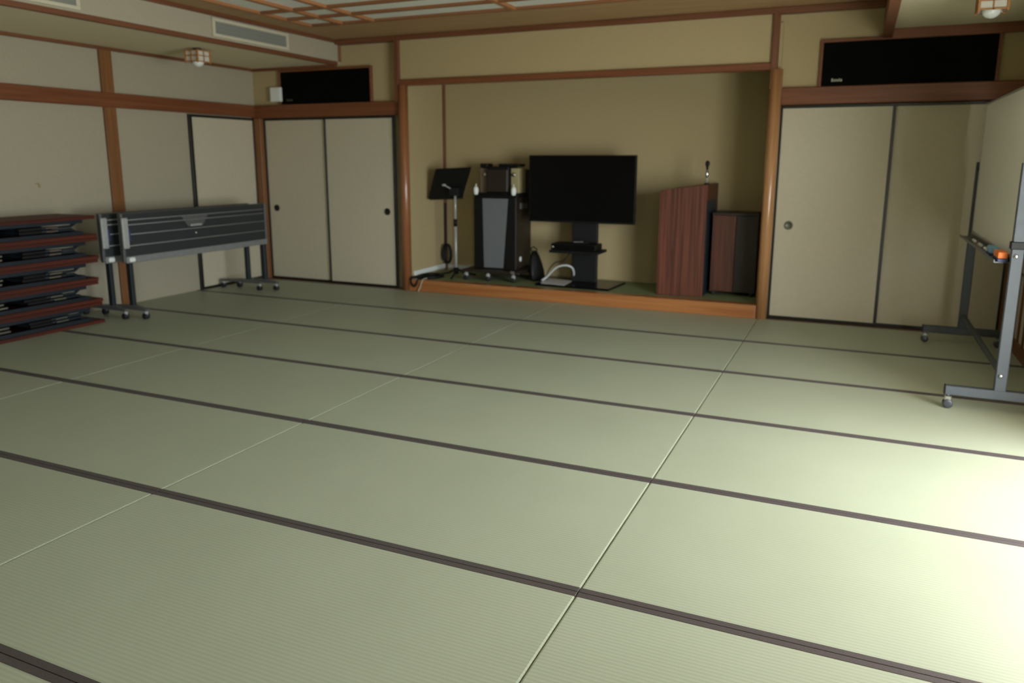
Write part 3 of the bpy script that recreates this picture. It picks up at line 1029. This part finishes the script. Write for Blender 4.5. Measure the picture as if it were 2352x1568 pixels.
kt = thing('karaoke_tower', (-0.86, 6.0, AZ + 0.1125), 'black karaoke tower with tapering grey front panel in the alcove', 'speaker')
KW, KD, KH = 0.235, 0.40, 0.735
MB().box(-KW, KW, 0.0, KD, 0.0, KH, 0.006).build('body', 'brown_black', kt)
MB().box(-KW, KW, -0.012, 0.0, 0.0, KH - 0.005, 0.003).build('front_frame', 'black_plastic', kt)
MB().prism([(-0.118, 0.012), (0.100, 0.012), (0.155, KH - 0.012), (-0.132, KH - 0.012)], 'Y', -0.020, -0.012, 0.002).build('front_grille', 'grey_cloth', kt)
MB().box(KW, KW + 0.006, 0.10, 0.30, KH - 0.12, KH - 0.06, 0.003).build('side_handle', 'mid_steel', kt)
MB().lathe((KW, 0.12, 0.10), [(0.026, 0), (0.026, 0.004), (0.02, 0.006), (0.002, 0.006)], 18, 'X').build('side_label', 'white_plastic', kt)
MB().box(-KW - 0.004, KW + 0.012, -0.005, KD + 0.01, KH, KH + 0.02, 0.004).build('top_cap', 'black_plastic', kt)

kz = AZ + 0.1125 + KH + 0.0202
ku = thing('karaoke_player', (-0.855, 6.13, kz), 'black karaoke player with one beige side pillar on top of the tower', 'player')
MB().box(-0.125, 0.125, -0.08, 0.16, 0.02, 0.285, 0.006).build('body', 'black_plastic', ku)
MB().box(-0.12, 0.12, -0.10, -0.08, 0.03, 0.26, 0.008).build('front_cover', 'brown_black', ku)
for sx, mt in ((-1, 'beige_dim'), (1, 'beige_panel')):
    sp = MB().box(sx * 0.175 - 0.045, sx * 0.175 + 0.045, -0.03, 0.14, 0.02, 0.27, 0.004).build('side_pillar', mt, ku)
    MB().lathe((sx * 0.165, -0.03, 0.205), [(0.022, 0), (0.022, -0.012), (0.016, -0.018), (0.002, -0.019)], 18, 'Y').build('knob', 'chrome', sp)
MB().box(-0.235, 0.235, -0.09, 0.16, 0.0, 0.02, 0.003).build('tray', 'black_plastic', ku)
MB().box(0.14, 0.245, 0.165, 0.26, 0.0, 0.255, 0.004).build('rear_case', 'brown_black', ku)
MB().box(0.0, 0.225, -0.05, 0.12, 0.285, 0.315, 0.004).build('top_bar', 'black_plastic', ku)
MB().box(-0.215, -0.135, -0.04, 0.10, 0.27, 0.318, 0.006).build('corner_cap', 'black_plastic', ku)
for sx, lb in ((-1, 'white microphone standing on the karaoke tower, nearer the music stand'),
               (1, 'white microphone standing on the karaoke tower, nearer the television')):
    mi = thing('microphone', (-0.855 + sx * 0.195 - (0.03 if sx < 0 else -0.005), 6.012, kz), lb, 'microphone', 'white microphones on the karaoke tower')
    MB().lathe((0, 0, 0), [(0.014, 0.0), (0.022, 0.008), (0.0265, 0.03), (0.0265, 0.06), (0.020, 0.08), (0.004, 0.087)], 18).build('head', 'white_plastic', mi)
    MB().cyl((0, 0, 0.084), 0.010, 0.03, n=12, r2=0.008).build('stem', 'cream_plastic', mi)

bg_ = thing('cloth_bag', (-0.447, 6.16, AZ), 'slumped black bag beside the karaoke tower', 'bag')
mb = MB()
prof = [(0.095, 0.001), (0.118, 0.02), (0.115, 0.10), (0.098, 0.18), (0.072, 0.25), (0.045, 0.29), (0.012, 0.305)]
mb.lathe((0, 0, 0), prof, 20)
for v in mb.bm.verts:
    a = math.atan2(v.co.y, v.co.x)
    k = 1 + 0.09 * math.sin(3 * a + v.co.z * 9) + 0.05 * math.sin(7 * a)
    v.co.x *= k * 0.54
    v.co.y *= k * 1.1
    v.co.x -= 0.12 * v.co.z
mb.build('bag_body', 'black_plastic', bg_)
MB().tube([(-0.06, 0.0, 0.285), (-0.075, -0.01, 0.325), (-0.04, -0.02, 0.345), (-0.005, -0.01, 0.32), (-0.02, 0.0, 0.275)], 0.006, 8).build('handle', 'black_plastic', bg_)


# ------------------------------------------------------------------ music stand
ms = thing('music_stand', (-1.318, 6.0, AZ), 'black tilted music stand on a silver pole in the alcove', 'music stand')
mb = MB()
ctr = Vector((-1.335, 5.98, 1.09)) - Vector((-1.318, 6.0, AZ))
# desk corners measured on two depths: the upper edge leans to the room
cs = [(-1.505, 5.93, 1.238), (-1.105, 5.955, 1.258), (-1.265, 6.06, 0.942), (-1.655, 6.02, 0.924)]
cs = [Vector(c) - Vector((-1.318, 6.0, AZ)) for c in cs]
mb.quadslab(cs, 0.012)
desk = mb.build('desk', 'black_plastic', ms)
mb = MB()
lo0, lo1 = cs[3], cs[2]
mb.tube([lo0 + Vector((0.01, 0.03, 0.0)), lo1 + Vector((-0.01, 0.03, 0.0))], 0.012, 8)
mb.build('ledge', 'black_plastic', desk)
MB().box(-0.055, 0.06, -0.045, 0.0, 0.855, 0.935, 0.012, seg=2).build('bracket', 'black_satin', ms)
MB().ball((-0.085, -0.085, 0.965), 0.017, 1.4, 1, 0.8).tube([(-0.085, -0.085, 0.965), (-0.02, -0.03, 0.92)], 0.006, 8).build('clamp_knob', 'light_steel', ms)
MB().cyl((0, 0, 0.04), 0.0150, 0.53, n=16).cyl((0, 0, 0.57), 0.0125, 0.33, n=16).build('pole', 'light_steel', ms)
MB().cyl((0, 0, 0.535), 0.02, 0.075, n=16).build('collar', 'black_plastic', ms)
hub = MB().cyl((0, 0, 0.03), 0.026, 0.07, n=16).build('hub', 'black_plastic', ms)
for a in (-75, 45, 165):
    a = math.radians(a)
    u = Vector((math.cos(a), math.sin(a), 0))
    MB().tube([u * 0.02 + Vector((0, 0, 0.08)), u * 0.10 + Vector((0, 0, 0.035)), u * 0.22 + Vector((0, 0, 0.012))], 0.0105, 10).build('leg', 'black_plastic', ms)


# ------------------------------------------------------------------ cables and cable duct
def smooth(pts, n=8, closed=False):
    P = [Vector(p) for p in pts]
    out_ = []
    N = len(P)
    rng = range(N) if closed else range(N - 1)
    for i in rng:
        p0 = P[i - 1] if (closed or i > 0) else P[0]
        p1 = P[i]
        p2 = P[(i + 1) % N]
        p3 = P[(i + 2) % N] if (closed or i + 2 < N) else P[-1]
        for k in range(n):
            t1 = k / n
            out_.append(0.5 * ((2 * p1) + (p2 - p0) * t1 + (2 * p0 - 5 * p1 + 4 * p2 - p3) * t1 ** 2 + (3 * p1 - p0 - 3 * p2 + p3) * t1 ** 3))
    if not closed:
        out_.append(P[-1])
    return out_


def cable(name, pts, r, mt, label, cat='cable', closed=False):
    mb = MB().tube(smooth(pts, 8, closed), r, 8, closed)
    return tag(mb.build(name, mt), label, cat)


dz = 0.112
du = thing('cable_duct', (AX0, 5.72, 0.135), 'white cable duct along the foot of the alcove wall', 'cable duct')
MB().box(0.0005, 0.022, 0.03, AY - 5.72 - 0.045, 0.0, 0.050, 0.003).build('side_run', 'white_plastic', du)
MB().box(0.04, 0.34, AY - 5.72 - 0.022, AY - 5.72 - 0.0005, 0.0, 0.036, 0.003).build('back_run', 'cable_grey', du)
zz = dz + 0.0125
zz = dz + 0.0165
cable('cable_coil', [(-1.60, 5.735, zz), (-1.643, 5.80, zz), (-1.628, 5.91, zz), (-1.56, 5.975, zz), (-1.47, 5.96, zz), (-1.42, 5.88, zz),
                     (-1.45, 5.775, zz), (-1.53, 5.725, zz)], 0.016, 'black_plastic', 'thick black cable coil lying on the alcove floor by the music stand', closed=True)
cable('cable_loop', [(-1.585, 5.70, 0.13), (-1.63, 5.605, 0.136), (-1.61, 5.575, 0.075), (-1.578, 5.574, 0.055), (-1.553, 5.578, 0.085), (-1.545, 5.61, 0.132), (-1.55, 5.70, 0.13)],
      0.010, 'black_plastic', 'black cable sagging over the alcove step by the cream cord')
cable('dangling_cord', [(-1.50, 5.70, 0.1245), (-1.495, 5.61, 0.1245), (-1.492, 5.572, 0.095), (-1.505, 5.568, 0.05), (-1.525, 5.56, 0.0072)], 0.0055, 'cable_cream',
      'thin cream cord hanging down the alcove step')
hp = [(-1.655, 6.40, 0.86), (-1.656, 6.40, 0.62), (-1.652, 6.395, 0.44)]  # straight dark strand down the corner, above the coil
for q in range(21):
    a = 2 * PI * q / 9 + 0.9
    hp.append((-1.614 + 0.046 * math.cos(a + PI / 2), 6.385 - 0.0035 * q, 0.305 + 0.105 * math.sin(a + PI / 2)))
cable('coil_with_strand', hp, 0.010, 'black_plastic', 'dark coiled cable below a straight dark strand in the alcove corner behind the music stand')
cable('power_cable', [(-0.315, 5.95, 0.1445), (-0.288, 6.0, 0.17), (-0.235, 6.0, 0.225), (-0.17, 6.0, 0.282), (-0.085, 6.02, 0.302), (-0.03, 6.06, 0.27), (-0.03, 6.11, 0.19)],
      0.011, 'cable_grey', 'pale grey cable arching up from the television stand base')
cable('signal_cable', [(-0.30, 6.05, 0.139), (-0.29, 6.05, 0.22), (-0.22, 6.06, 0.315), (-0.13, 6.07, 0.34), (-0.07, 6.08, 0.42), (-0.04, 6.09, 0.455)],
      0.005, 'black_plastic', 'thin black cable running up to the television stand shelf')
